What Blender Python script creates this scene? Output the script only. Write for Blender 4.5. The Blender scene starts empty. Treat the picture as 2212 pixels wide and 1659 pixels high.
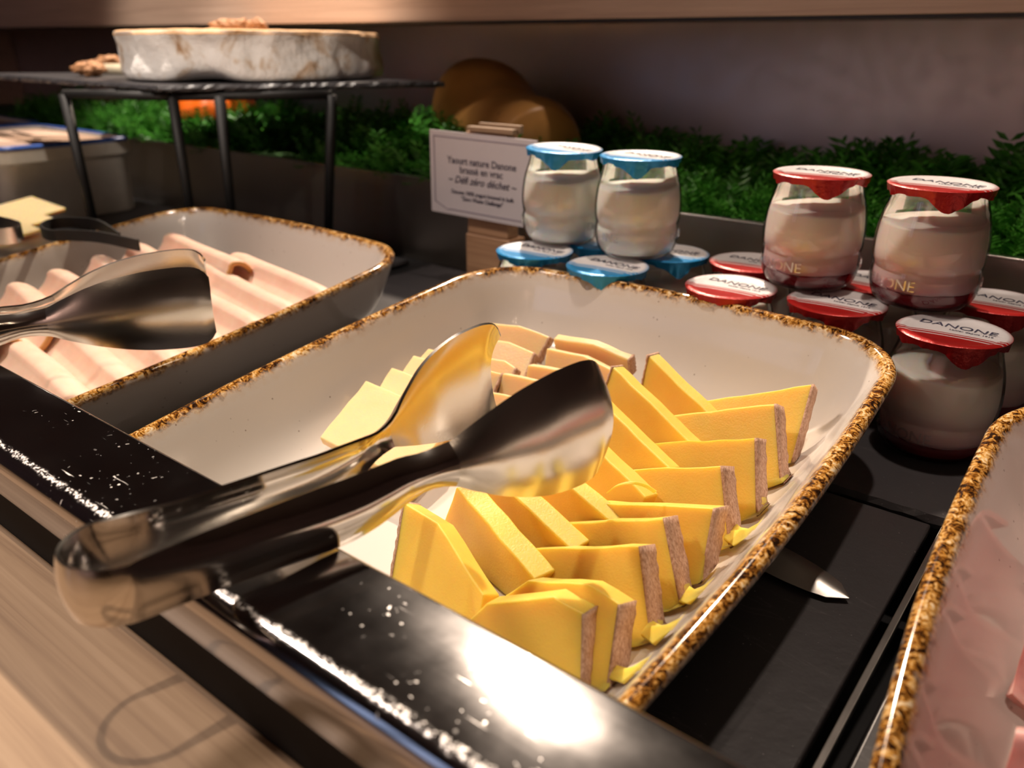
import bpy, bmesh, math, random
import numpy as np
from mathutils import Vector, Matrix, noise
random.seed(7)
S = bpy.context.scene
COL = S.collection

# ---------------------------------------------------------------- camera (solved from the photograph's vanishing points)
F = 1800.0
def _n(v): return v / np.linalg.norm(v)
_h, _p = 750.0, 2414.0
_AX = -_n(np.array([-_p, _h, F]))
_AY = _n(np.array([(F*F + _h*_h)/_p, _h, F]))
_AZ = np.cross(_AX, _AY); _AZ = _AZ*np.sign(_AZ[1])
R3 = np.stack([_AX, _AY, _AZ])
C0 = np.array([0, 0, .228])
def ray(u, v): return R3 @ np.array([(u-1106)/F, -(v-829.5)/F, 1.0])
def at(u, v, z):                       # the point of the level z that stands at this place of the photograph
    d = ray(u, v); return Vector(C0 + d*(z-C0[2])/d[2])
TILT = math.radians(7)
TN = np.array([0, -math.sin(TILT), math.cos(TILT)]); TP = np.array([0, .42, 0])
def tray_at(u, v, h):                  # same, at height h over the tilted display trays
    d = ray(u, v); return Vector(C0 + d*np.dot(TN, TP+TN*h-C0)/np.dot(TN, d))
def tray_z(y): return (y-.42)*math.tan(TILT)

cam = bpy.data.cameras.new('camera'); co = bpy.data.objects.new('camera', cam); COL.objects.link(co)
right, up, fwd = R3 @ np.array([1, 0, 0]), R3 @ np.array([0, 1, 0]), R3 @ np.array([0, 0, 1])
m = Matrix([[right[i], up[i], -fwd[i], C0[i]] for i in range(3)] + [[0, 0, 0, 1]])
co.matrix_world = m
cam.sensor_width = 36; cam.lens = F/2212*36; cam.clip_start = .01; cam.clip_end = 50
cam.dof.use_dof = True; cam.dof.focus_distance = .42; cam.dof.aperture_fstop = 8.0
S.camera = co

# ---------------------------------------------------------------- world, lights, exposure
w = bpy.data.worlds.new('room_air'); S.world = w; w.use_nodes = True
w.node_tree.nodes['Background'].inputs[0].default_value = (.55, .38, .30, 1)
w.node_tree.nodes['Background'].inputs[1].default_value = .10
S.view_settings.view_transform = 'Standard'; S.view_settings.look = 'None'
S.view_settings.gamma = 1; S.view_settings.use_curve_mapping = False
S.view_settings.exposure = 0.0

def light(name, kind, loc, target, energy, color, size=.1, angle=None, blend=.3):
    l = bpy.data.lights.new(name, kind); l.energy = energy; l.color = color
    if kind == 'AREA': l.shape = 'DISK'; l.size = size
    else: l.shadow_soft_size = size
    if kind == 'SPOT': l.spot_size = angle or 1.0; l.spot_blend = blend
    o = bpy.data.objects.new(name, l); COL.objects.link(o); o.location = loc
    o.rotation_euler = (Vector(target)-Vector(loc)).to_track_quat('-Z', 'Y').to_euler()
    return o
WARM = (1.0, .72, .50)
light('key_spot', 'SPOT', (-1.48, 2.00, 2.05), (-.35, .40, .0), 420, (1.0, .80, .62), .04, .80, .4)
light('counter_spot', 'SPOT', (-.262, .085, 1.60), (-.32, .0, .0), 42, (1.0, .82, .66), .018, .50, .6)
light('plant_spot', 'SPOT', (-1.02, .34, 1.60), (-1.08, .72, .0), 150, (1.0, .86, .74), .03, .56, .5)
light('jar_spot', 'SPOT', (-.12, .66, 1.60), (-.18, .67, .0), 46, (1.0, .80, .66), .03, .62, .5)
light('left_lamp', 'SPOT', (-1.25, -.05, 1.25), (-.30, .32, .0), 62, (1.0, .82, .69), .10, .62, .5)
light('stand_fill_spot', 'SPOT', (-.35, -.60, 1.05), (-.93, .60, .20), 60, (1.0, .86, .74), .03, .30, .5)  # added narrow fill lamp, out of view, brightening the cheese wheel's front
for _i, (_x, _y) in enumerate(((-.15, -.75), (.02, -.70), (-.05, -.95))):
    light('pendant_bulb', 'POINT', (_x, _y, 1.25), (0, 0, 0), .7, WARM, .02)
light('wall_fill_spot', 'SPOT', (-.6, -2.2, 1.9), (-.6, -3.0, .6), 230, (1.0, .76, .66), .1, 1.6, .6)  # added unseen lamp; the lit front wall gives soft fill and steel reflections

# ---------------------------------------------------------------- material helpers
MATS = {}
class NT:
    def __init__(s, name):
        s.m = bpy.data.materials.new(name); s.m.use_nodes = True
        s.t = s.m.node_tree; s.b = s.t.nodes['Principled BSDF']; s.out = s.t.nodes['Material Output']
    def n(s, typ, **k):
        nd = s.t.nodes.new(typ)
        for a, v in k.items():
            if a.startswith('i_'):
                key = a[2:]; key = int(key) if key.isdigit() else key.replace('_', ' ')
                nd.inputs[key].default_value = v
            else: setattr(nd, a, v)
        return nd
    def l(s, a, b): s.t.links.new(a, b)
    def set(s, **k):
        for a, v in k.items(): s.b.inputs[a.replace('_', ' ')].default_value = v
    def coord(s, kind='Object', scale=(1, 1, 1), rot=(0, 0, 0)):
        tc = s.n('ShaderNodeTexCoord'); mp = s.n('ShaderNodeMapping')
        mp.inputs['Scale'].default_value = scale; mp.inputs['Rotation'].default_value = rot
        s.l(tc.outputs[kind], mp.inputs['Vector']); return mp.outputs[0]
    def noise(s, vec, scale, detail=4, rough=.55, dist=0):
        nd = s.n('ShaderNodeTexNoise'); nd.inputs['Scale'].default_value = scale; nd.inputs['Detail'].default_value = detail
        nd.inputs['Roughness'].default_value = rough; nd.inputs['Distortion'].default_value = dist
        if vec: s.l(vec, nd.inputs['Vector'])
        return nd.outputs['Fac']
    def ramp(s, fac, stops, interp='LINEAR'):
        nd = s.n('ShaderNodeValToRGB'); nd.color_ramp.interpolation = interp
        while len(nd.color_ramp.elements) < len(stops): nd.color_ramp.elements.new(.5)
        for e, (p, c) in zip(nd.color_ramp.elements, stops):
            e.position = p; e.color = (*c, 1) if not isinstance(c, float) else (c, c, c, 1)
        s.l(fac, nd.inputs[0]); return nd.outputs[0]
    def mix(s, f, a, b, mode='MIX'):
        nd = s.n('ShaderNodeMix', data_type='RGBA', blend_type=mode)
        for k, v in ((0, f), (6, a), (7, b)):
            if hasattr(v, 'links'): s.l(v, nd.inputs[k])
            elif k == 0: nd.inputs[0].default_value = v
            else: nd.inputs[k].default_value = (*v, 1)
        return nd.outputs[2]
    def math(s, op, a, b=0.0, c=None, clamp=False):
        nd = s.n('ShaderNodeMath', operation=op, use_clamp=clamp)
        for k, v in ((0, a), (1, b), (2, c)):
            if v is None: continue
            if hasattr(v, 'links'): s.l(v, nd.inputs[k])
            else: nd.inputs[k].default_value = v
        return nd.outputs[0]
    def bump(s, h, strength=.3, dist=.001):
        nd = s.n('ShaderNodeBump'); nd.inputs['Strength'].default_value = strength; nd.inputs['Distance'].default_value = dist
        s.l(h, nd.inputs['Height']); s.l(nd.outputs[0], s.b.inputs['Normal'])
    def col(s, c): s.l(c, s.b.inputs['Base Color'])

def plain(name, c, rough=.5, metal=0.0, bump=None, vary=.12, vs=60, **k):
    t = NT(name); t.set(Roughness=rough, Metallic=metal, **k)
    v = t.coord()
    f = t.noise(v, vs)
    t.col(t.mix(f, tuple(max(0, x*(1-vary)) for x in c), tuple(min(1, x*(1+vary)) for x in c)))
    if bump: t.bump(t.noise(v, bump[0], 6), bump[1], bump[2])
    MATS[name] = t.m; return t.m

def m_wood(name, c1, c2, c3, rough=.45, scale=1.0):
    t = NT(name); t.set(Roughness=rough)
    v = t.coord(scale=(1.2*scale, 20*scale, 20*scale))
    warp = t.noise(v, 1.6, 3)
    vv = t.coord(scale=(2.0*scale, 95*scale, 95*scale))
    g = t.noise(vv, 1.3, 7, .65, 1.1)
    a = t.ramp(warp, [(.3, c1), (.55, c2), (.75, c1)])
    b = t.ramp(g, [(.38, c3), (.5, c2), (.60, c1)])
    t.col(t.mix(.62, a, b)); t.bump(g, .12, .0006)
    MATS[name] = t.m; return t.m

def m_steel(name, c=(.62, .60, .57), rough=.2, brush=(3, 900, 900), bstr=.05, smudge=.12, aniso=0.0, scratches=False, bump_noise=True):
    t = NT(name); t.set(Metallic=1.0, Anisotropic=aniso)
    v = t.coord(scale=brush); g = t.noise(v, 1, 3)
    v2 = t.coord(); sm = t.noise(v2, 35, 5)
    r = t.math('ADD', rough - smudge*.5, t.math('MULTIPLY', sm, smudge))
    colr = t.mix(t.noise(v2, 9, 4), tuple(x*.88 for x in c), c)
    if scratches:
        sc = t.coord(scale=(40, 900, 60), rot=(0, 0, .35)); s1 = t.ramp(t.noise(sc, 1, 2), [(.70, 0.0), (.745, 1.0)])
        msk = t.ramp(t.noise(v2, 22, 3), [(.5, 0.0), (.66, 1.0)])
        sp = t.ramp(t.noise(v2, 420, 1), [(.71, 0.0), (.74, 1.0)])
        f = t.math('MAXIMUM', t.math('MULTIPLY', s1, msk), t.math('MULTIPLY', sp, msk))
        r = t.math('ADD', r, t.math('MULTIPLY', f, .5))
        colr = t.mix(f, colr, (.92, .88, .84))
        t.l(t.math('SUBTRACT', 1.0, t.math('MULTIPLY', f, .8)), t.b.inputs['Metallic'])
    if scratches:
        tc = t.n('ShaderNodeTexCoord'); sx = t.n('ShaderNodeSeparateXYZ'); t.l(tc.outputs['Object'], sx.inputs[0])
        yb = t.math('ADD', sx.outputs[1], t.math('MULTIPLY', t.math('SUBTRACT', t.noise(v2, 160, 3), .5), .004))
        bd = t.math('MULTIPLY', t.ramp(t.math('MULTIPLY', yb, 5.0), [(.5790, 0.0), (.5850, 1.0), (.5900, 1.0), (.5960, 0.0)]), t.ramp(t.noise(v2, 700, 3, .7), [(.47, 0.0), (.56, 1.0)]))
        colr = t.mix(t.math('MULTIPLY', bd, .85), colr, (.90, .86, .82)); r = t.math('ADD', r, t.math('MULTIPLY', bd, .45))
    t.l(r, t.b.inputs['Roughness']); t.col(colr)
    if bump_noise: t.bump(g, bstr, .0004)
    MATS[name] = t.m; return t.m

def m_glaze():
    t = NT('speckled_glaze'); t.set(Roughness=.12, Coat_Weight=.4, Coat_Roughness=.05, Specular_IOR_Level=.55)
    at_ = t.n('ShaderNodeAttribute', attribute_name='rim'); d = at_.outputs['Fac']
    v = t.coord()
    wob = t.noise(v, 160, 4, .6); wob2 = t.noise(v, 38, 2)
    dd = t.math('ADD', t.math('ABSOLUTE', d), t.math('MULTIPLY', t.math('SUBTRACT', wob, .5), .011))
    dd = t.math('ADD', dd, t.math('MULTIPLY', t.math('SUBTRACT', wob2, .5), .003))
    band = t.ramp(dd, [(.0040, 1.0), (.0050, 0.0)])
    halo = t.ramp(dd, [(.0040, 1.0), (.0105, 0.0)])
    tone = t.noise(v, 260, 5, .74, 1.2)
    tone = t.math('ADD', tone, t.math('MULTIPLY', t.math('SUBTRACT', t.noise(v, 55, 2), .54), .28))
    brown = t.ramp(tone, [(.40, (.016, .007, .004)), (.455, (.14, .045, .008)), (.51, (.50, .22, .030)), (.57, (.74, .46, .15)), (.64, (.84, .72, .52))])
    white = t.mix(t.noise(v, 12), (.68, .635, .59), (.72, .68, .635))
    sp = t.n('ShaderNodeTexVoronoi', feature='F1'); sp.inputs['Scale'].default_value = 150; t.l(v, sp.inputs['Vector'])
    keep = t.ramp(t.noise(v, 45, 1), [(.50, 0.0), (.56, 1.0)])
    s1 = t.math('MULTIPLY', t.ramp(sp.outputs['Distance'], [(.055, 1.0), (.095, 0.0)]), keep)
    c = t.mix(t.math('MULTIPLY', s1, .8), white, (.16, .10, .07))
    c = t.mix(t.math('MULTIPLY', halo, .32), c, (.60, .33, .09))
    c = t.mix(band, c, brown); t.col(c)
    t.bump(t.noise(v, 300, 2), .03, .0004)
    MATS['glaze'] = t.m; return t.m

def m_cheese(name, c1, c2, edge):
    t = NT(name); t.set(Roughness=.42, Subsurface_Weight=.7, Subsurface_Scale=.010, Specular_IOR_Level=.4)
    t.b.inputs['Subsurface Radius'].default_value = (1.0, .62, .18)
    v = t.coord(); a = t.noise(v, 70, 5); t.col(t.mix(a, c1, c2))
    pits = t.noise(v, 900, 3); big = t.noise(v, 140, 2)
    t.bump(t.math('ADD', pits, big), .28, .0006)
    MATS[name] = t.m; return t.m

def m_rind():
    t = NT('cheese_rind'); t.set(Roughness=.85)
    v = t.coord(scale=(1, 1, .45)); a = t.noise(v, 900, 5, .7)
    t.col(t.ramp(a, [(.3, (.34, .17, .10)), (.5, (.60, .36, .24)), (.68, (.76, .53, .40))])); t.bump(a, .7, .0012)
    MATS['rind'] = t.m; return t.m

def m_glass():
    t = NT('clear_glass'); tr = t.n('ShaderNodeBsdfTransparent'); tr.inputs[0].default_value = (.975, .98, .975, 1)
    gl = t.n('ShaderNodeBsdfGlossy'); gl.inputs['Roughness'].default_value = .03
    lw = t.n('ShaderNodeLayerWeight'); lw.inputs[0].default_value = .22
    f = t.math('MULTIPLY_ADD', lw.outputs['Fresnel'], .85, .045, clamp=True)
    b = t.n('ShaderNodeBump'); b.inputs['Strength'].default_value = .08; b.inputs['Distance'].default_value = .001
    t.l(t.noise(t.coord(), 60, 2), b.inputs['Height']); t.l(b.outputs[0], gl.inputs['Normal'])
    mx = t.n('ShaderNodeMixShader'); t.l(f, mx.inputs[0]); t.l(tr.outputs[0], mx.inputs[1]); t.l(gl.outputs[0], mx.inputs[2])
    t.l(mx.outputs[0], t.out.inputs[0]); MATS['glass'] = t.m; return t.m

def m_lid(name, c, dark):
    t = NT(name); t.set(Roughness=.32, Metallic=.25)
    tc = t.n('ShaderNodeTexCoord'); sx = t.n('ShaderNodeSeparateXYZ'); t.l(tc.outputs['Object'], sx.inputs[0])
    x, y, z = sx.outputs
    # coloured chord of the printed foil with two white lines, gently curved
    q = t.math('ADD', y, t.math('MULTIPLY', t.math('MULTIPLY', x, x), 3.0))
    fac = t.math('MULTIPLY_ADD', q, 10.0, .5)            # q -.03..+.03 -> .2 .. .8
    K = lambda mm: .5 + mm*.01
    W_ = (.86, .84, .84)
    top = t.ramp(fac, [(0, c), (K(-11.2), c), (K(-11.1), W_), (K(-10.0), W_), (K(-9.9), c), (K(-7.2), c), (K(-7.1), W_), (K(-6.0), W_), (K(-5.9), c), (K(-4.4), c), (K(-4.3), (.84, .82, .83)), (1, (.84, .82, .83))], 'LINEAR')
    r2 = t.math('SQRT', t.math('ADD', t.math('MULTIPLY', x, x), t.math('MULTIPLY', y, y)))
    edge = t.ramp(r2, [(.0292, 0.0), (.0300, 1.0)])
    cc = t.mix(edge, top, c); t.col(cc)
    t.bump(t.noise(t.coord(), 260, 4, .6), .35, .0012)
    MATS[name] = t.m; return t.m

WOOD = m_wood('pale_oak_laminate', (.41, .285, .185), (.33, .22, .135), (.20, .12, .07))
SHELFWOOD = m_wood('shelf_oak', (.60, .44, .34), (.52, .37, .28), (.42, .29, .22), .5)
BLOCKWOOD = m_wood('block_oak', (.55, .33, .19), (.44, .25, .14), (.33, .17, .09), .55, 1.5)
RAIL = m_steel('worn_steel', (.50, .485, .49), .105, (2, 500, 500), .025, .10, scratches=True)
KNIFE = m_steel('knife_steel', (.42, .40, .37), .38, (900, 14, 900), .05, .10)
HANDLE = m_steel('handle_steel', (.72, .69, .65), .13, (900, 14, 900), .03, .10)
TONG = m_steel('polished_steel', (.76, .73, .68), .22, (900, 14, 900), .05, .12)
BACKSTEEL = m_steel('dark_brushed_steel', (.78, .70, .70), .44, (2, 260, 260), .06, .30)
TROUGHSTEEL = m_steel('trough_steel', (.50, .45, .40), .30, (2, 260, 260), .05, .12)
GLAZE = m_glaze(); RIND = m_rind(); GLASS = m_glass()
YELLOW = m_cheese('golden_cheese', (.84, .54, .075), (.90, .63, .12), 0)
PALE = m_cheese('pale_cheese', (.82, .58, .29), (.87, .65, .36), 0)
BLACK = plain('black_metal', (.012, .011, .011), .38)
GAP = plain('gap_shadow_black', (.006, .005, .005), .9)
DECK = plain('black_deck', (.010, .010, .011), .35)
IRON = plain('black_iron', (.006, .0055, .0055), .6, bump=(300, .2, .0005))
def m_slate(name, c, rough=.42):
    t = NT(name); t.set(Roughness=rough)
    v = t.coord(); a = t.noise(v, 14, 7, .6, .5)
    sp = t.ramp(t.noise(v, 700, 1), [(.765, 0.0), (.79, 1.0)])
    veins = t.ramp(t.noise(t.coord(scale=(6, 40, 40)), 1, 4, .5, 2.5), [(.60, 0.0), (.615, .5), (.63, 0.0)])
    cc = t.mix(a, tuple(x*.75 for x in c), tuple(x*1.25 for x in c))
    cc = t.mix(t.math('MULTIPLY', t.math('MAXIMUM', sp, t.math('MULTIPLY', veins, .25)), .45), cc, (.45, .43, .42)); t.col(cc)
    t.bump(t.noise(v, 60, 8, .65), .25, .001); return t.m
SLATE = m_slate('slate', (.040, .038, .042), .40)
TRAY = m_slate('tray_slate', (.032, .029, .031), .33)
def m_foil(name, c):
    t = NT(name); t.set(Roughness=.28, Metallic=.35); t.col(t.mix(t.noise(t.coord(), 200), tuple(x*.8 for x in c), c))
    t.bump(t.noise(t.coord(), 240, 4, .6), .45, .0014); return t.m
LIDR = m_lid('red_printed_foil', (.42, .009, .008), 0); LIDB = m_lid('blue_printed_foil', (.012, .27, .62), 0)
FOILR = m_foil('red_foil', (.38, .008, .008)); FOILB = m_foil('blue_foil', (.010, .27, .62))
INKGREY = plain('engraved_grey', (.12, .09, .08), .5)
INK = plain('dark_ink', (.03, .03, .07), .6)
PAPER = plain('card_paper', (.66, .62, .66), .7, vary=.03)
def m_yog(name, hi, lo):
    t = NT(name); t.set(Roughness=.45, Subsurface_Weight=.5, Subsurface_Scale=.02)
    tc = t.n('ShaderNodeTexCoord'); sx = t.n('ShaderNodeSeparateXYZ'); t.l(tc.outputs['Object'], sx.inputs[0])
    zz = t.math('ADD', sx.outputs[2], t.math('MULTIPLY', t.math('SUBTRACT', t.noise(t.coord(), 40, 2), .5), .008))
    t.col(t.ramp(t.math('MULTIPLY', zz, 12.0), [(.14, lo), (.42, hi), (1, hi)])); return t.m
YOGP = m_yog('strawberry_yogurt', (.90, .80, .74), (.62, .32, .35)); YOGW = m_yog('plain_yogurt', (.92, .90, .82), (.90, .90, .86))
COMPOTE = plain('red_compote', (.16, .008, .014), .25, vary=.4, vs=120)
HAM = NT('cooked_ham'); HAM.set(Roughness=.38, Subsurface_Weight=.35, Subsurface_Scale=.004)
HAM.col(HAM.ramp(HAM.noise(HAM.coord(), 35, 6, .6, 1.5), [(.3, (.62, .26, .25)), (.5, (.74, .38, .35)), (.7, (.82, .52, .47))])); HAM = HAM.m
TURK = NT('turkey_slice'); TURK.set(Roughness=.45, Subsurface_Weight=.35, Subsurface_Scale=.004)
TURK.col(TURK.ramp(TURK.noise(TURK.coord(), 60, 6), [(.3, (.84, .56, .43)), (.6, (.90, .65, .52)), (.8, (.93, .72, .60))])); TURK = TURK.m
TURKEDGE = plain('turkey_edge', (.72, .36, .12), .5)
def m_leaf():
    t = NT('fern_leaf'); t.set(Roughness=.42, Subsurface_Weight=.0)
    g = t.n('ShaderNodeObjectInfo')
    t.col(t.ramp(t.noise(t.coord(), 90, 3), [(.3, (.025, .13, .012)), (.55, (.07, .30, .030)), (.75, (.16, .46, .06))])); return t.m
LEAF = m_leaf()
SOIL = plain('moss_mat', (.05, .12, .03), .9, bump=(200, .8, .003), vary=.5, vs=100)
CREAM = plain('cream_crock_glaze', (.80, .75, .66), .3); BLUE = plain('blue_rim_paint', (.05, .12, .42), .35, vary=.5, vs=80)
BRIE = NT('bloomy_rind'); BRIE.set(Roughness=.9)
_v = BRIE.coord(); _a = BRIE.noise(_v, 26, 7, .62, .6)
BRIE.col(BRIE.ramp(_a, [(.33, (.45, .26, .13)), (.40, (.70, .58, .46)), (.46, (.90, .87, .83)), (.8, (.96, .95, .93))])); BRIE.bump(BRIE.noise(_v, 55, 7, .65), 1.0, .006); BRIE = BRIE.m
BRIETOP = plain('tan_rind_edge', (.66, .40, .20), .8, bump=(120, .6, .002), vary=.3, vs=70)
WALNUT = plain('walnut_meat', (.40, .19, .08), .6, bump=(180, .8, .003), vary=.4, vs=90)
SQUASH = plain('butternut_skin', (.50, .25, .07), .40, vary=.3, vs=18, bump=(60, .1, .001))
SCAR = plain('squash_scar', (.22, .12, .06), .8, bump=(150, .8, .003), vary=.5)
PUMP = plain('pumpkin_skin', (.78, .14, .010), .4, vary=.15, vs=30); BEET = plain('red_onion_skin', (.14, .008, .022), .35)
BRASS = plain('brass', (.75, .52, .18), .2, 1.0); BONE = plain('bone_handle', (.72, .64, .46), .35)
GREYWALL = plain('room_wall', (.36, .28, .26), .8, vary=.3, vs=1.5); CEIL = plain('room_ceiling', (.20, .15, .12), .8, vary=.2, vs=2)

# ---------------------------------------------------------------- geometry helpers
def tag(o, label=None, cat=None, group=None, kind=None):
    if label: o['label'] = label
    if cat: o['category'] = cat
    if group: o['group'] = group
    if kind: o['kind'] = kind
    return o
def mesh(name, vs, fs, mat, parent=None, loc=None, smooth=False, bevel=None, attr=None, subsurf=0, solid=None, seg=3, angle=None):
    me = bpy.data.meshes.new(name); o = bpy.data.objects.new(name, me)
    L = Vector(loc) if loc is not None else Vector((0, 0, 0))
    me.from_pydata([tuple(Vector(v)-L) for v in vs], [], fs)
    bm = bmesh.new(); bm.from_mesh(me); bmesh.ops.recalc_face_normals(bm, faces=bm.faces); bm.to_mesh(me); bm.free()
    me.materials.append(mat)
    if attr:
        for k, vals in attr.items():
            a = me.attributes.new(k, 'FLOAT', 'POINT'); a.data.foreach_set('value', vals)
    COL.objects.link(o)
    if parent is not None: o.parent = parent
    o.location = L
    if smooth:
        me.polygons.foreach_set('use_smooth', [True]*len(me.polygons))
    if solid:
        md = o.modifiers.new('solid', 'SOLIDIFY'); md.thickness = solid; md.offset = 0
        o.modifiers.new('split', 'EDGE_SPLIT').split_angle = .9
    if bevel:
        md = o.modifiers.new('bevel', 'BEVEL'); md.width = bevel; md.segments = seg; md.limit_method = 'ANGLE'; md.angle_limit = angle or .6
        me.polygons.foreach_set('use_smooth', [True]*len(me.polygons)); md.harden_normals = True
    if subsurf: md = o.modifiers.new('sub', 'SUBSURF'); md.levels = md.render_levels = subsurf
    return o
def empty(name, loc, rz=0, rot=None):
    o = bpy.data.objects.new(name, None); COL.objects.link(o); o.location = loc; o.rotation_euler = rot or (0, 0, rz)
    o.empty_display_size = .02; return o
BF = [(0, 1, 2, 3), (7, 6, 5, 4), (0, 4, 5, 1), (1, 5, 6, 2), (2, 6, 7, 3), (3, 7, 4, 0)]
def bv(x0, x1, y0, y1, z0, z1): return [(x0, y0, z0), (x1, y0, z0), (x1, y1, z0), (x0, y1, z0), (x0, y0, z1), (x1, y0, z1), (x1, y1, z1), (x0, y1, z1)]
def box(name, x0, x1, y0, y1, z0, z1, mat, parent=None, bevel=None, **k): return mesh(name, bv(x0, x1, y0, y1, z0, z1), BF, mat, parent, bevel=bevel, **k)
def boxes(lst):
    vs, fs = [], []
    for b in lst:
        n = len(vs); vs += bv(*b); fs += [tuple(i+n for i in f) for f in BF]
    return vs, fs
def grid(rows, close=False, cap0=False, cap1=False):
    n = len(rows[0]); vs = [p for r in rows for p in r]; fs = []
    for i in range(len(rows)-1):
        for j in range(n if close else n-1):
            k = (j+1) % n; fs.append((i*n+j, i*n+k, (i+1)*n+k, (i+1)*n+j))
    if cap0: fs.append(tuple(range(n-1, -1, -1)))
    if cap1: fs.append(tuple((len(rows)-1)*n+j for j in range(n)))
    return vs, fs
def lathe(prof, n=48, c=(0, 0, 0), f=None):
    rows = []
    for r, z in prof:
        row = []
        for j in range(n):
            a = 2*math.pi*j/n; rr, zz = (r, z) if f is None else f(r, z, a)
            row.append((c[0]+rr*math.cos(a), c[1]+rr*math.sin(a), c[2]+zz))
        rows.append(row)
    return grid(rows, True, True, True)
def tube(pts, rad, n=10, flat=None):
    pts = [Vector(p) for p in pts]; rows = []
    for i, p in enumerate(pts):
        t = (pts[min(i+1, len(pts)-1)]-pts[max(i-1, 0)]).normalized()
        a = t.cross(Vector((0, 0, 1))); a = a.normalized() if a.length > 1e-4 else Vector((1, 0, 0)); b = a.cross(t).normalized()
        r = rad[i] if isinstance(rad, (list, tuple)) else rad
        rows.append([p+a*r*math.cos(2*math.pi*j/n)+b*r*math.sin(2*math.pi*j/n) for j in range(n)])
    return grid(rows, True, True, True)
def smooth_pts(pts, n=8):
    P = [Vector(p) for p in pts]; out = []
    for i in range(len(P)-1):
        a, b, c, d = P[max(i-1, 0)], P[i], P[i+1], P[min(i+2, len(P)-1)]
        for k in range(n):
            t = k/n; out.append(.5*((2*b)+(c-a)*t+(2*a-5*b+4*c-d)*t*t+(3*b-a-3*c+d)*t**3))
    return out+[P[-1]]
def interp(tab, s):
    for (a, x), (b, y) in zip(tab, tab[1:]):
        if s <= b:
            t = 0 if b == a else max(0, (s-a)/(b-a)); t2 = t*t*(3-2*t)
            return x+(y-x)*t2
    return tab[-1][1]
def copy_tree(o, parent=None):
    c = o.copy(); COL.objects.link(c)
    if parent is not None: c.parent = parent
    for ch in list(o.children): copy_tree(ch, c)
    return c
def text_mesh(name, body, size, mat, parent, extrude=.0001, bend=None, place=None, shear=0, align='CENTER', smooth=False, offset=0, sx=1.0):
    cu = bpy.data.curves.new(name, 'FONT'); cu.body = body; cu.size = size; cu.align_x = align; cu.align_y = 'CENTER'
    cu.extrude = extrude; cu.shear = shear; cu.offset = offset; cu.resolution_u = 3
    o = bpy.data.objects.new(name+'_t', cu); COL.objects.link(o)
    me = bpy.data.meshes.new_from_object(o.evaluated_get(bpy.context.evaluated_depsgraph_get()))
    bpy.data.objects.remove(o); bpy.data.curves.remove(cu)
    me.name = name
    for v in me.vertices:
        p = v.co.copy(); p.x *= sx
        v.co = place(p)
    me.materials.clear(); me.materials.append(mat)
    ob = bpy.data.objects.new(name, me); COL.objects.link(ob); ob.parent = parent
    return ob

# ---------------------------------------------------------------- the setting
def struct(o): o['kind'] = 'structure'; return o
struct(box('floor', -4, 3, -3, 4, -.95, -.9, GREYWALL)); struct(box('ceiling', -4, 3, -3, 4, 2.6, 2.65, CEIL))
struct(box('wall_left', -4.05, -4, -3, 4, -.9, 2.6, GREYWALL)); struct(box('wall_right', 3, 3.05, -3, 4, -.9, 2.6, GREYWALL))
struct(box('wall_back', -4, 3, 4, 4.05, -.9, 2.6, GREYWALL)); struct(box('wall_front', -4, 3, -3.05, -3, -.9, 2.6, GREYWALL))
# a daylit window behind the photographer's left shoulder
wm = bpy.data.materials.new('daylit_pane'); wm.use_nodes = True
_b = wm.node_tree.nodes['Principled BSDF']; _b.inputs['Emission Color'].default_value = (.50, .64, 1, 1); _b.inputs['Emission Strength'].default_value = .9
win = struct(box('window_1', -2.8, -1.5, -2.99, -2.96, .2, 1.7, BLACK))
box('window_pane', -2.52, -2.20, -2.96, -2.95, .28, 1.62, wm, win); box('window_pane', -2.10, -1.80, -2.96, -2.95, .28, 1.62, wm, win)

XL, XR = -2.6, .75
RZ = .058; WZ = .010; RY0, RY1 = .1115, .160
ct = box('countertop', XL, XR, -.55, RY0+.003, WZ-.035, WZ, WOOD, bevel=.0015)
tag(ct, 'pale oak laminate countertop strip in front of the steel rail', 'countertop')
body = box('buffet_body', XL+.02, XR-.02, -.50, 1.05, -.88, -.07, BLACK); tag(body, 'dark body of the buffet counter under the worktop', 'counter')
mesh('front_panel', bv(XL+.02, XR-.02, -.50, .115, -.0701, -.0255), BF, BLACK, body)
# well lining behind the rail
deck = empty('cold_well', (0, .4, -.06)); tag(deck, 'black sunken well that holds the display trays', 'display well')
vs, fs = boxes([(XL+.02, XR-.02, .119, 1.0, -.069, -.062), (XL+.02, XR-.02, .116, .119, -.07, .0545), (XL+.02, XR-.02, .425, .70, -.062, -.0075)])
mesh('lining', [Vector(v)-Vector((0, .4, -.06)) for v in vs], fs, DECK, deck)
# steel rail: rolled front nose, flat top, folded back edge
prof = [(RY0+.010, WZ+.0005)]
for k in range(9):
    a = math.pi/2*k/8; prof.append((RY0+.007-.007*math.cos(a)-.0005, WZ+.004+(RZ-WZ-.004)*math.sin(a)*.55))
prof = [(RY0+.008, RZ-.026), (RY0+.002, RZ-.026), (RY0-.0005, RZ-.022), (RY0-.0005, RZ-.010)]
for k in range(1, 9):
    a = math.pi/2*k/8; prof.append((RY0-.0005+.008*(1-math.cos(a)), RZ-.010+.010*math.sin(a)))
for k in range(9):
    a = math.pi/2*k/8; prof.append((RY1-.0025+.0025*math.sin(a), RZ-.0025+.0025*math.cos(a)))
prof += [(RY1, .048), (RY1-.002, .048), (RY1-.002, RZ-.003), (RY0+.008, RZ-.003)]
rows = [[(x, y, z) for y, z in prof] for x in np.linspace(XL, XR, 3)]
vs, fs = grid(rows, True, True, True)
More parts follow.
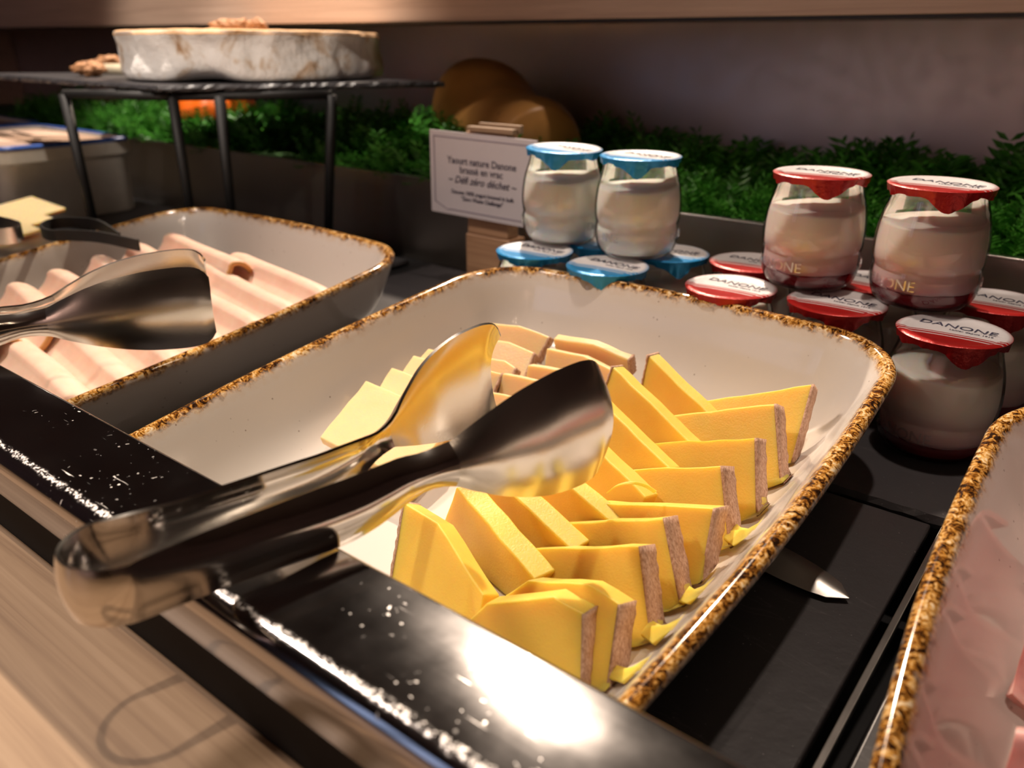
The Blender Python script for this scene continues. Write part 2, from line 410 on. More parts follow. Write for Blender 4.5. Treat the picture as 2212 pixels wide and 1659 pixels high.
rail = mesh('steel_rail', vs, fs, RAIL, smooth=False); rail.data.polygons.foreach_set('use_smooth', [True]*len(rail.data.polygons))
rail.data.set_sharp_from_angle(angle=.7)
box('gap_shade_strip', XL, XR, RY0+.0025, RY0+.0045, WZ-.02, RZ-.024, GAP, rail)  # closes the gap; its near-black colour stands for shade under the rail nose
tag(rail, 'scratched stainless steel rail running along the front of the trays', 'rail')

# tilted display trays
def tray(x0, x1, label, y0=.121, y1=.4165):
    c, s = math.cos(TILT), math.sin(TILT)
    o = empty('display_tray', ((x0+x1)/2, .42, 0), rot=(TILT, 0, 0)); hw = (x1-x0)/2
    a, b = (y0-.42)/c, (y1-.42)/c
    mesh('plate', bv(-hw+.006, hw-.006, a, b, -.006, 0), BF, TRAY, o, bevel=.0015)
    e = mesh('edge_strip', bv(hw-.0015, hw+.0015, a, b, -.004, .0006), BF, TONG, o, bevel=.0004)
    tag(e, 'thin bright metal strip along the tray edge')
    return tag(o, label, 'tray', 'tilted display trays')
tray(-.4515, -.0565, 'dark tilted display tray under the bowl of yellow cheese slices')
tray(-.0535, .345, 'dark tilted display tray under the bowl of pink ham')
tray(-.849, -.4545, 'dark tilted display tray under the bowl of turkey slices')

# slate slab carrying the jars, with a chipped edge
def slate(name, x0, x1, y0, y1, z0, z1, mat, n=90, amp=.0022, seed=1, quad=None, parent=None):
    rnd = random.Random(seed)
    if quad is None: quad = [(x0, y0), (x1, y0), (x1, y1), (x0, y1)]
    per = []
    for i in range(4):
        a, b = Vector(quad[i]), Vector(quad[(i+1) % 4]); L = (b-a).length; k = max(8, int(L/.006))
        nrm = Vector(((b-a).y, -(b-a).x)).normalized()
        for j in range(k):
            p = a+(b-a)*j/k; per.append((p, nrm))
    R = [[], [], []]
    for p, nr in per:
        d0, d1, d2 = rnd.uniform(0, amp*.25), rnd.uniform(0, amp), rnd.uniform(.3, 1)*amp
        R[0].append((*(p-nr*d2*1.2), z0)); R[1].append((*(p-nr*d0), z0+(z1-z0)*rnd.uniform(.35, .6))); R[2].append((*(p-nr*(d1+.0012)), z1))
    vs, fs = grid(R, True, True, True)
    o = mesh(name, vs, fs, mat, parent, loc=None if parent else (quad[0][0]*.5+quad[2][0]*.5, quad[0][1]*.5+quad[2][1]*.5, z0)); return o
sl = slate('slate_slab', -.625, .42, .4235, .635, -.0070, 0, SLATE, seed=3)
tag(sl, 'dark slate slab with chipped front edge under the yogurt jars', 'slab')
sl2 = slate('slate_slab', -1.60, -.66, .50, .635, -.0070, -.001, SLATE, seed=5)
tag(sl2, 'dark slate slab behind the turkey bowl under the iron stand', 'slab')

# planter trough
tr = empty('planter_trough', (-.9, .66, -.0075)); tag(tr, 'long grey metal planter trough behind the jars', 'planter')
def tl(b): return tuple(v-o_ for v, o_ in zip(b, (-.9, -.9, .66, .66, -.0075, -.0075)))
TZ = .085
vs, fs = boxes([tl((-2.455, XR, .660, .6622, -.0075, TZ))]); mesh('front_panel', vs, fs, TROUGHSTEEL, tr, bevel=.0006)
vs, fs = boxes([tl((-2.455, XR, .6580, .6655, TZ, TZ+.0016))]); e = mesh('lip', vs, fs, TONG, tr, bevel=.0006); tag(e, 'bright folded top lip')
vs, fs = boxes([tl((-2.455, XR, .6622, 1.0, .050, .066))]); e = mesh('moss_mat', vs, fs, SOIL, tr)
# backsplash and shelf
bs = box('backsplash', XL, XR, 1.0, 1.01, -.05, .300, BACKSTEEL); tag(bs, 'smeared dark brushed steel backsplash panel behind the greenery', 'backsplash')
se = box('end_panel', -2.5, -2.46, .64, .998, -.05, .2430, SHELFWOOD); tag(se, 'wooden end panel at the far left under the shelf', 'panel')
sh = box('upper_shelf', XL, XR, .74, .998, .2440, .305, SHELFWOOD, bevel=.001); tag(sh, 'brown wooden shelf above the backsplash', 'shelf')
box('light_channel', XL+.01, XR-.01, .742, .76, .2415, .2442, BLACK, sh)

# ---------------------------------------------------------------- serving bowls
def contour(hx, hy, r, bow=0.004, nc=14, ns=18):
    out = []
    cs = [(hx-r, -hy+r, -math.pi/2), (hx-r, hy-r, 0), (-hx+r, hy-r, math.pi/2), (-hx+r, -hy+r, math.pi)]
    for i, (cx, cy, a0) in enumerate(cs):
        for k in range(nc+1):
            a = a0+math.pi/2*k/nc; out.append((cx+r*math.cos(a), cy+r*math.sin(a)))
        nx, ny, na = cs[(i+1) % 4]; p = out[-1]; q = (nx+r*math.cos(na), ny+r*math.sin(na))
        for k in range(1, ns):
            t = k/ns; b = bow*math.sin(math.pi*t); am = a0+math.pi/2
            out.append((p[0]+(q[0]-p[0])*t+b*math.cos(am), p[1]+(q[1]-p[1])*t+b*math.sin(am)))
    return out
PROF = [(.062, .002), (.060, .0), (.046, .0), (.040, .0015), (.030, .006), (.020, .016), (.012, .030), (.006, .044), (.002, .053), (0, .0565), (.0002, .0585), (.0012, .0600), (.003, .0608),
        (.0052, .0608), (.0072, .0598), (.0090, .0575), (.0108, .0545), (.0135, .050), (.018, .041), (.024, .030), (.031, .0205), (.040, .0135), (.052, .0095), (.066, .0080), (.09, .0078), (.12, .0078), (.145, .0078)]
def bowl(cx, cy, hx, hy, label, rz=0, tilt=TILT, z=None, r=.055, name='serving_bowl', scale_h=1.0):
    root = empty(name, (cx, cy, tray_z(cy) if z is None else z), rot=(Matrix.Rotation(tilt, 3, 'X') @ Matrix.Rotation(rz, 3, 'Z')).to_euler())
    rows, rim = [], []
    # distance along the profile from the crest of the rim
    ds = [0]
    for a, b in zip(PROF, PROF[1:]): ds.append(ds[-1]+math.hypot(b[0]-a[0], b[1]-a[1]))
    d0 = ds[12]
    for (o, zz), d in zip(PROF, ds):
        ox = min(o, hx-.004); oy = min(o, hy-.004)
        rr = max(r-o*.85, .014); rr = min(rr, hx-ox-.001, hy-oy-.001)
        c = contour(hx-ox, hy-oy, rr, .005*max(0, 1-o/.12)); rows.append([(x, y, zz*scale_h) for x, y in c]); rim += [(d-d0-.0005)]*len(c)
    vs, fs = grid(rows, True, False, True)
    o = mesh('bowl_shell', vs, fs, GLAZE, root, smooth=True, attr={'rim': rim}); o.modifiers.new('sub', 'SUBSURF').render_levels = 1; o.modifiers['sub'].levels = 1
    return tag(root, label, 'bowl')
bowl(-.255, .3135, .158, .184, 'white square bowl with speckled brown rim holding yellow and pale cheese slices')
bowl(-.648, .306, .170, .178, 'white square bowl with speckled brown rim holding folded turkey slices', rz=.0)
bowl(.124, .313, .163, .172, 'white square bowl with speckled brown rim holding pink ham slices', rz=.085)
box_plate = box('serving_tray', -1.22, -.88, .20, .40, -.0615, .028, TROUGHSTEEL, bevel=.006)
tag(box_plate, 'low grey metal tray at the far left holding flat yellow slices', 'tray')

def wall_height(i):
    T_ = PROF[13:]
    if i <= T_[0][0]: return .056
    for a, b in zip(T_, T_[1:]):
        if a[0] <= i <= b[0]: return a[1]+(b[1]-a[1])*(i-a[0])/(b[0]-a[0])
    return .0078
def rest_in_bowl(p, bw, direc=None, pad=.0010):
    """lift a point that would sink into the bowl's floor or wall."""
    cx, cy, hx, hy, rz = bw; root = Vector((cx, cy, tray_z(cy)))
    M = Matrix.Rotation(TILT, 3, 'X') @ Matrix.Rotation(rz, 3, 'Z'); q = M.inverted() @ (Vector(p)-root)
    for _ in range(3):
        dx, dy = hx-abs(q.x)+.001, hy-abs(q.y)+.001; i = min(dx, dy); r = .055
        if dx < r and dy < r: i = min(i, r-math.hypot(r-dx, r-dy))
        pen = wall_height(max(i, 0))+pad-q.z
        if pen <= 0: break
        up = Vector((0, 0, 1))
        if direc is not None:
            u_ = (M.inverted() @ direc).normalized()
            if u_.z > .55: up = u_/u_.z
        q = q+up*pen
    return root+M @ q
BOWL1, BOWL2, BOWL3 = (-.255, .3135, .158, .184, 0), (-.648, .306, .170, .178, 0), (.124, .313, .163, .172, .085)

# ---------------------------------------------------------------- cheese slices
def cheese(tops, bot, side, th, mat, label, group, rind=None, taper=1.0, flip=False, bother=None, name='cheese_slice', wob=1.0):
    """tops: (u,v,h) along the upper cut edge left to right; bot: (u,v,h) of the lower corner on `side`."""
    P = [tray_at(*t) for t in tops]; B = tray_at(*bot)
    if side == 'R': d = B-P[-1]; lo = [P[0]+d*taper, B]
    else: d = B-P[0]; lo = [B, P[-1]+d*taper]
    n0_ = (P[-1]-P[0]).cross(B-P[0]).normalized()
    for q_ in range(1, len(P)-1):
        d_ = P[q_]-Vector(C0); P[q_] = Vector(C0)+d_*((P[0]-Vector(C0)).dot(n0_)/d_.dot(n0_))
    poly = P+[lo[1], lo[0]]
    n = (P[-1]-P[0]).cross(lo[0]-P[0]).normalized()
    cen = sum(poly, Vector())/len(poly)
    if n.dot(Vector(C0)-cen) > 0: n = -n
    if flip: n = -n
    # subdivide outline a little so that knife edges waver
    rnd = random.Random(hash(tops[0][:2]) % 9999); out = []
    N = len(poly)
    for i in range(N):
        a, b = poly[i], poly[(i+1) % N]; k = max(2, int((b-a).length/.009))
        for j in range(k):
            p = a+(b-a)*j/k
            if j: p = p+(b-a).cross(n).normalized()*rnd.uniform(-.00045, .00045)*wob
            out.append(p)
    # thickness waver
    fr = [p+n*rnd.uniform(-.0002, .0002) for p in out]; bk = [p+n*(th+rnd.uniform(-.0003, .0003)) for p in out]
    fr = [rest_in_bowl(p, BOWL1) for p in fr]; bk = [rest_in_bowl(p, BOWL1) for p in bk]
    nO = len(out); vs = fr+bk; fs = [tuple(range(nO)), tuple(range(2*nO-1, nO-1, -1))]+[(i, (i+1) % nO, nO+(i+1) % nO, nO+i) for i in range(nO)]
    o = mesh(name, vs, fs, mat, None, loc=min(poly, key=lambda q: q.z), bevel=.0011, seg=3, angle=.9)
    tag(o, label, 'cheese slice', group)
    if rind:
        a, b = (P[-1], lo[1]) if rind == 'R' else (P[0], lo[0])
        inner = (P[0]-P[-1]).normalized() if rind == 'R' else (P[-1]-P[0]).normalized()
        k = 14; A, Bk = [], []
        rows = []
        for j in range(k+1):
            p = a+(b-a)*(j/k); w1, w2 = rnd.uniform(-.0006, .0006), rnd.uniform(-.0006, .0006)
            q = p+inner*.0009; e = p-inner*.0008
            rows.append([q-n*.0004, e-n*(.0003+w1*.5)-inner*w1*.5, e+n*(th*.5)-inner*w2*.6, e+n*(th+.0003+w2*.5)-inner*w2*.5, q+n*(th+.0004)])
        rows = [[rest_in_bowl(p, BOWL1, None, .0006) for p in row] for row in rows]
        vs, fs = grid(rows, True, True, True)
        ri = mesh('rind', [v-o.location for v in vs], fs, RIND, o, smooth=True)
        tag(ri, 'rough pinkish brown rind')
    return o
GR, GL, GA = 'golden cheese slices in the right row', 'golden cheese slices in the left row', 'pale cheese slices at the back of the bowl'
ORD = ['rearmost', 'second from the back', 'third from the back', 'fourth from the back', 'fifth from the back', 'sixth from the back', 'seventh from the back', 'eighth from the back', 'front']
RS = [([(1500, 868, .030), (1757, 830, .049)], (1712, 1000, .018), .0090),
      ([(1440, 898, .028), (1676, 872, .050)], (1690, 1062, .016), .0095),
      ([(1385, 958, .028), (1634, 946, .050)], (1638, 1145, .014), .0095),
      ([(1330, 1014, .027), (1560, 1006, .049)], (1582, 1220, .013), .0100),
      ([(1260, 1085, .030), (1545, 1098, .050)], (1510, 1290, .013), .0120),
      ([(1210, 1130, .028), (1436, 1118, .050)], (1482, 1355, .013), .0100),
      ([(1140, 1186, .028), (1384, 1180, .050)], (1415, 1428, .013), .0105),
      ([(1070, 1300, .026), (1140, 1254, .034), (1270, 1262, .046), (1340, 1306, .047)], (1310, 1520, .013), .0120),
      ([(1000, 1350, .026), (1050, 1304, .034), (1195, 1288, .048), (1262, 1326, .047)], (1258, 1530, .013), .0120)]
LS = [([(1400, 768, .050), (1535, 900, .034)], (1382, 850, .022), .0080, 'L'),
      ([(1322, 792, .050), (1495, 960, .032)], (1292, 880, .022), .0085, 'L'),
      ([(1270, 840, .048), (1448, 1012, .032)], (1240, 940, .020), .0085, None),
      ([(1245, 925, .047), (1395, 1075, .032)], (1215, 1020, .020), .0095, None),
      ([(1150, 985, .046), (1330, 1135, .031)], (1120, 1070, .018), .0100, None),
      ([(1060, 1022, .046), (1238, 1190, .030)], (1030, 1100, .018), .0115, 'L'),
      ([(985, 1052, .046), (1155, 1252, .029)], (955, 1135, .018), .0125, None),
      ([(872, 1085, .044), (945, 1130, .046), (1045, 1285, .028)], (842, 1260, .014), .0120, 'L')]
for i, (t, b, th) in enumerate(RS):
    cheese(t, b, 'R', th, YELLOW, 'golden cheese slice with brown rind end, %s in right row' % ORD[i], GR, 'R')
LORD = ORD[:7]+['front']
for i, (t, b, th, rd) in enumerate(LS):
    cheese(t, b, 'L', th, YELLOW, 'golden cheese slice %s, %s in left row' % ('with rind at left end' if rd else 'without visible rind', LORD[i]), GL, rd)
# thin slices lying under the right rows, their ends showing along the bowl's right wall
for i, (t, b) in enumerate([([(1590, 1130, .026), (1640, 1178, .032)], (1560, 1160, .022)), ([(1488, 1265, .026), (1534, 1305, .032)], (1462, 1300, .022)),
                            ([(1405, 1335, .026), (1474, 1395, .032)], (1380, 1370, .022)), ([(1330, 1435, .026), (1400, 1490, .032)], (1312, 1465, .022))]):
    cheese(t, b, 'L', .004, YELLOW, 'thin golden offcut lying on the bowl floor, %s along the right wall' % ['rearmost', 'second', 'third', 'front'][i], 'thin golden offcuts by the right wall', None)
# pale slices: two fans at the back, one leaning row on the left
AS = [([(925, 752, .038), (1010, 775, .036)], (880, 800, .030)), ([(893, 766, .038), (1000, 800, .036)], (850, 830, .029)),
      ([(846, 793, .038), (960, 840, .036)], (790, 880, .027)), ([(790, 821, .038), (980, 900, .036)], (690, 945, .026))]
for i, (t, b) in enumerate(AS):
    cheese(t, b, 'L', .006, PALE, 'pale cream cheese slice leaning on the left wall, %s' % ['rearmost', 'second from the back', 'third from the back', 'front one'][i], GA, None)
cheese([(800, 985, .022), (1000, 950, .022)], (735, 1022, .010), 'L', .005, PALE, 'pale cheese slice lying flat below the steel tongs', GA)
B1 = [([(1050, 697, .036), (1120, 703, .036), (1188, 728, .035)], (1158, 782, .020)), ([(1040, 730, .034), (1100, 738, .034), (1155, 762, .033)], (1128, 830, .018)),
      ([(1030, 770, .033), (1090, 778, .033), (1115, 795, .032)], (1085, 860, .017)), ([(1000, 800, .032), (1060, 800, .032), (1086, 806, .031)], (1050, 880, .016))]
for i, (t, b) in enumerate(B1):
    cheese(t, b, 'R', .006, PALE, 'pale cheese slice with orange rind tip in the back left fan, %s' % ['rearmost', 'second', 'third', 'front one'][i], GA, 'R')
B2 = [([(1195, 732, .036), (1280, 745, .036), (1358, 778, .035)], (1362, 812, .022)), ([(1180, 752, .034), (1260, 768, .034), (1335, 805, .033)], (1330, 860, .018)),
      ([(1140, 788, .033), (1210, 800, .033), (1290, 835, .032)], (1280, 890, .016)), ([(1085, 806, .032), (1180, 826, .032), (1265, 870, .031)], (1250, 930, .015)), ([(1060, 846, .031), (1150, 866, .031), (1235, 915, .030)], (1215, 985, .014)),
      ([(1050, 900, .031), (1130, 930, .031), (1195, 965, .030)], (1170, 1040, .013))]
for i, (t, b) in enumerate(B2):
    cheese(t, b, 'R', .006, PALE, 'pale cheese slice in the fan behind the tong blades, %s' % ['rearmost with rind tip', 'second', 'third', 'fourth', 'fifth', 'front one'][i], GA, 'R' if i == 0 else None)
# a curled shaving
cp = [tray_at(u, v, h) for u, v, h in ((1310, 1066, .046), (1330, 1052, .052), (1360, 1046, .054), (1390, 1052, .052), (1412, 1066, .048))]
rows = [[p, p+Vector((.0006, .0016, .0008))] for p in smooth_pts(cp, 5)]
vs, fs = grid(rows); o = mesh('cheese_shaving', vs, fs, YELLOW, None, loc=cp[0], smooth=True, solid=.0006); tag(o, 'thin curled cheese shaving lying across the golden slices', 'cheese shaving')

# ---------------------------------------------------------------- tongs
HH = [(-.02, .0100), (.03, .0100), (.05, .0108), (.075, .0117), (.090, .0110), (.104, .0090), (.114, .0070), (.122, .0080), (.131, .0130), (.142, .0190), (.155, .0238), (.168, .0265), (.179, .0272), (.1855, .0264), (.1895, .0240), (.1922, .0185)]
BB = [(-.02, .0165), (.04, .0155), (.08, .0150), (.104, .0150), (.117, .0180), (.130, .0245), (.145, .0300), (.165, .0335), (.1925, .0350)]
ZC = [(-.02, .0740), (.04, .0720), (.08, .0705), (.12, .0765), (.15, .0800), (.1925, .0810)]
BU = [(-.02, .0012), (.03, .0018), (.08, .0040), (.12, .0030), (.14, .0034), (.16, .0050), (.185, .0052), (.1925, .0045)]
def cub(tab, s):
    xs = [a for a, _ in tab]; ys = [b for _, b in tab]; n = len(xs); i = 0
    while i < n-2 and s > xs[i+1]: i += 1
    def sl(k):
        if k <= 0: return (ys[1]-ys[0])/(xs[1]-xs[0])
        if k >= n-1: return (ys[-1]-ys[-2])/(xs[-1]-xs[-2])
        a, b = (ys[k]-ys[k-1])/(xs[k]-xs[k-1]), (ys[k+1]-ys[k])/(xs[k+1]-xs[k])
        return 0 if a*b <= 0 else 2*a*b/(a+b)
    h = xs[i+1]-xs[i]; t = min(1, max(0, (s-xs[i])/h)); m0, m1 = sl(i)*h, sl(i+1)*h
    return ys[i]*(2*t**3-3*t*t+1)+m0*(t**3-2*t*t+t)+ys[i+1]*(3*t*t-2*t**3)+m1*(t**3-t*t)
def make_tongs(name, label):
    root = empty(name, (0, 0, 0)); NT_ = 13
    def ring(s, side, a=None, b=None, dirb=None):
        out = []
        for j in range(NT_):
            t = -1+2*j/(NT_-1); hh = cub(HH, s); bu = cub(BU, s)*(1-t*t)
            lean = -.0035*max(0, t)**2*(1 if s > .03 else s/.03)   # the upper edge rolls inwards
            out.append((s, side*(cub(BB, s)+bu+lean), cub(ZC, s)+hh*t))
        return out
    rows = []
    S_ = [.124-.004*k for k in range(30)]
    for s in S_: rows.append(ring(s, 1))
    r0, sb = cub(BB, S_[-1]), S_[-1]
    for k in range(1, 24):
        a = math.pi*k/24; row = []
        for j in range(NT_):
            t = -1+2*j/(NT_-1); bu = .0016*(1-t*t)
            rr = r0+bu
            row.append((sb-(rr+.001)*math.sin(a), rr*math.cos(a), cub(ZC, 0)+(cub(ZC, sb)-cub(ZC, 0))*(1-math.sin(a))+cub(HH, sb)*t))
        rows.append(row)
    for s in reversed(S_): rows.append(ring(s, -1))
    vs, fs = grid(rows); h = mesh('handle', vs, fs, HANDLE, root, smooth=True, solid=.0012)
    for side, lb in ((1, 'engraved outer blade'), (-1, None)):
        rows = [ring(s, side) for s in [.124+.0682*k/40 for k in range(41)]]
        vs, fs = grid(rows); mesh('blade', vs, fs, TONG, root, smooth=True, solid=.0012)
    def pl(p):
        s = .030+(.085-.030)*(p.x/.052+.5); t = p.y/cub(HH, s)-.15
        hh = cub(HH, s); bu = cub(BU, s)*(1-t*t); lean = -.0035*max(0, t)**2
        return Vector((s, cub(BB, s)+bu+lean+.00066, cub(ZC, s)+hh*t))
    text_mesh('engraving', 'WMF STAINLESS 18/10 CHROME', .0042, INKGREY, root, .00001, place=lambda p: pl(Vector((-p.x, -p.y, 0))), sx=.9)
    return tag(root, label, 'tongs')

tg = make_tongs('serving_tongs', 'polished steel serving tongs resting on the rail above the yellow cheese')
ang = math.atan2(.985, .17)
tg.location = (-.236, .087, 0); tg.rotation_euler = (0, 0, ang)
t2 = copy_tree(tg); tag(t2, 'polished steel serving tongs lying in the bowl of turkey slices', 'tongs')
_a = math.radians(60); _tip = at(458, 738, .052); _k = 1.35
_O = _tip-Vector((math.cos(_a), math.sin(_a), 0))*.19*_k-Vector((math.sin(_a), -math.cos(_a), 0))*.0365*.8
t2.scale = (_k, .8, .92); t2.location = (_O.x, _O.y, .050-.054*.92); t2.rotation_euler = (0, 0, _a)
for _c in list(t2.children):
    if _c.name.startswith('engraving'): bpy.data.objects.remove(_c)

# ---------------------------------------------------------------- folded meat slices
def folded(name, a, b, back, hgt, mat, label, cat, group, th=.0022, base=.0, seed=0, edge=None, dep=.012, bw=None):
    """a slice folded over: ridge from a to b, front flap falling towards -back, height hgt above the bowl floor."""
    rnd = random.Random(seed); a, b, back = Vector(a), Vector(b), Vector(back)
    N = 26; M_ = 16; rows = []; L = (b-a).length
    ph = rnd.uniform(0, 6)
    for i in range(N):
        t = i/(N-1); p = a+(b-a)*t; wav = .0009*math.sin(t*4+ph); row = []
        for j in range(M_):
            s = j/(M_-1)
            if s < .62:      # front flap, falling and bellying out
                q = 1-s/.62; x = -dep*(.35+1.5*q*q)-.001; z = -hgt*q**1.15
            else:            # over the ridge and down behind
                q = (s-.62)/.38; x = -dep*.35*math.cos(q*math.pi*.9)-.0; z = .0025*math.sin(q*math.pi)-hgt*.45*q*q
            ed = (.5-abs(t-.5))*2; rx = (1-min(1, ed*9))
            v_ = p+back*(x+wav)+Vector((0, 0, z+wav*.6-rx*.0012)); row.append(rest_in_bowl(v_, bw, None, th*.7) if bw else v_)
        rows.append(row)
    vs, fs = grid(rows); o = mesh(name, vs, fs, mat, None, loc=a-Vector((0, 0, hgt)), smooth=True, solid=th)
    tag(o, label, cat, group)
    if edge:
        e = [rows[-1][j] for j in range(M_)]; vs, fs = tube(e, th*.62, 6)
        x = mesh('roasted_edge', [v-o.location for v in vs], fs, edge, o, smooth=True); tag(x, 'browner roasted edge')
    return o
X_ = Vector((1, 0, 0)); Y_ = Vector((0, 1, math.tan(TILT)))
k = 0
def bp(x, y, h): return Vector((x, y, tray_z(y)+h))
for c in range(7):
    y = .205+.033*c
    folded('turkey_slice', bp(-.652, y+.016, .050), bp(-.515, y+.002, .043), Y_, .020, TURK,
           'folded turkey slice, %s in the right stack' % (['front', 'second from the front', 'third from the front', 'fourth from the front', 'fifth from the front', 'sixth from the front', 'rearmost'][c]), 'turkey slice', 'folded turkey slices in the right stack', seed=c+20, edge=TURKEDGE, th=.0035, dep=.024, bw=BOWL2)
for c in range(6):
    y = .208+.036*c
    folded('turkey_slice', bp(-.745+.003*(c % 2), y+.022, .058), bp(-.632+.010*(c % 3), y+.004, .056), Y_, .026, TURK,
           'folded turkey slice, %s in the left stack' % (['front', 'second from the front', 'third from the front', 'fourth from the front', 'fifth from the front', 'rearmost'][c]), 'turkey slice', 'folded turkey slices in the left stack', seed=c, edge=TURKEDGE, th=.0035, dep=.026, bw=BOWL2)
for c in range(7):
    y = .176+.034*c
    folded('ham_slice', bp(.004+.007*(c % 2)-.003*c, y+.016, .046), bp(.105, y+.034, .056), Y_, .030, HAM,
           'folded pink ham slice, %s in the bowl by the right edge' % (['front', 'second from the front', 'third from the front', 'fourth from the front', 'fifth from the front', 'sixth from the front', 'rearmost'][c]), 'ham slice', 'folded pink ham slices', seed=c+40, dep=.016, th=.0030, bw=BOWL3)
# yellow slices in the far left bowl
for i in range(3):
    x0 = -1.01-.03*i; y0 = .335+.028*i; z = tray_z(y0)+.040
    vs = [(x0-.05, y0-.04, z-.006), (x0+.05, y0-.045, z-.008), (x0+.055, y0+.04, z+.004), (x0-.045, y0+.045, z+.006)]
    vs = vs+[(a, b, c+.004) for a, b, c in vs]
    o = mesh('cheese_slice', vs, BF, PALE, None, loc=vs[0], bevel=.001)
    tag(o, 'flat pale yellow slice in the far left bowl, %s' % ['nearest its right wall', 'in the middle', 'nearest the back'][i], 'cheese slice', 'flat slices in the far left bowl')
# dark tong handle and small steel tongs at the far left
def flat_loop(name, pts, wd, mat, label, cat):
    P = smooth_pts(pts, 6); rows = [[p-Vector((0, 0, wd/2)), p+Vector((0, 0, wd/2))] for p in P]
    vs, fs = grid(rows); o = mesh(name, vs, fs, mat, None, loc=P[0], smooth=True, solid=.0018); return tag(o, label, cat)
z = .064
lp = [at(u, v, z) for u, v in ((260, 515), (215, 487), (160, 480), (112, 484), (90, 497), (108, 508), (150, 508), (215, 512), (300, 530))]
flat_loop('tong_handle', lp, .010, IRON, 'dark looped handle of tongs lying across the far left bowl', 'tongs')
lp = [at(u, v, z+.004) for u, v in ((-60, 476), (-20, 480), (20, 488), (46, 498), (30, 508), (-20, 512), (-70, 514))]
flat_loop('small_tongs', lp, .014, TONG, 'small steel tongs cut off by the left edge, in the far left bowl', 'tongs')
# spoon tip under the bowl on the black tray
sp = empty('serving_knife', tray_at(1833, 1297, .001)); tag(sp, 'steel knife tip sticking out from under the cheese bowl', 'knife')
tip = tray_at(1833, 1297, .0012); dirn = (tray_at(1690, 1222, .0012)-tip).normalized(); lat = dirn.cross(Vector(TN)).normalized()
rows = []
for i in range(22):
    s = i/21*.16; wd = .0105*(1-(1-min(1, s/.040))**2.0)**.5+.0002
    rows.append([tip+dirn*s+lat*wd*t+Vector(TN)*(.0012+.0034*(1-abs(t)**1.5)*min(1, s/.02)) for t in np.linspace(-1, 1, 9)])
vs, fs = grid(rows); mesh('blade', [v-sp.location for v in vs], fs, KNIFE, sp, smooth=True, solid=.0008)

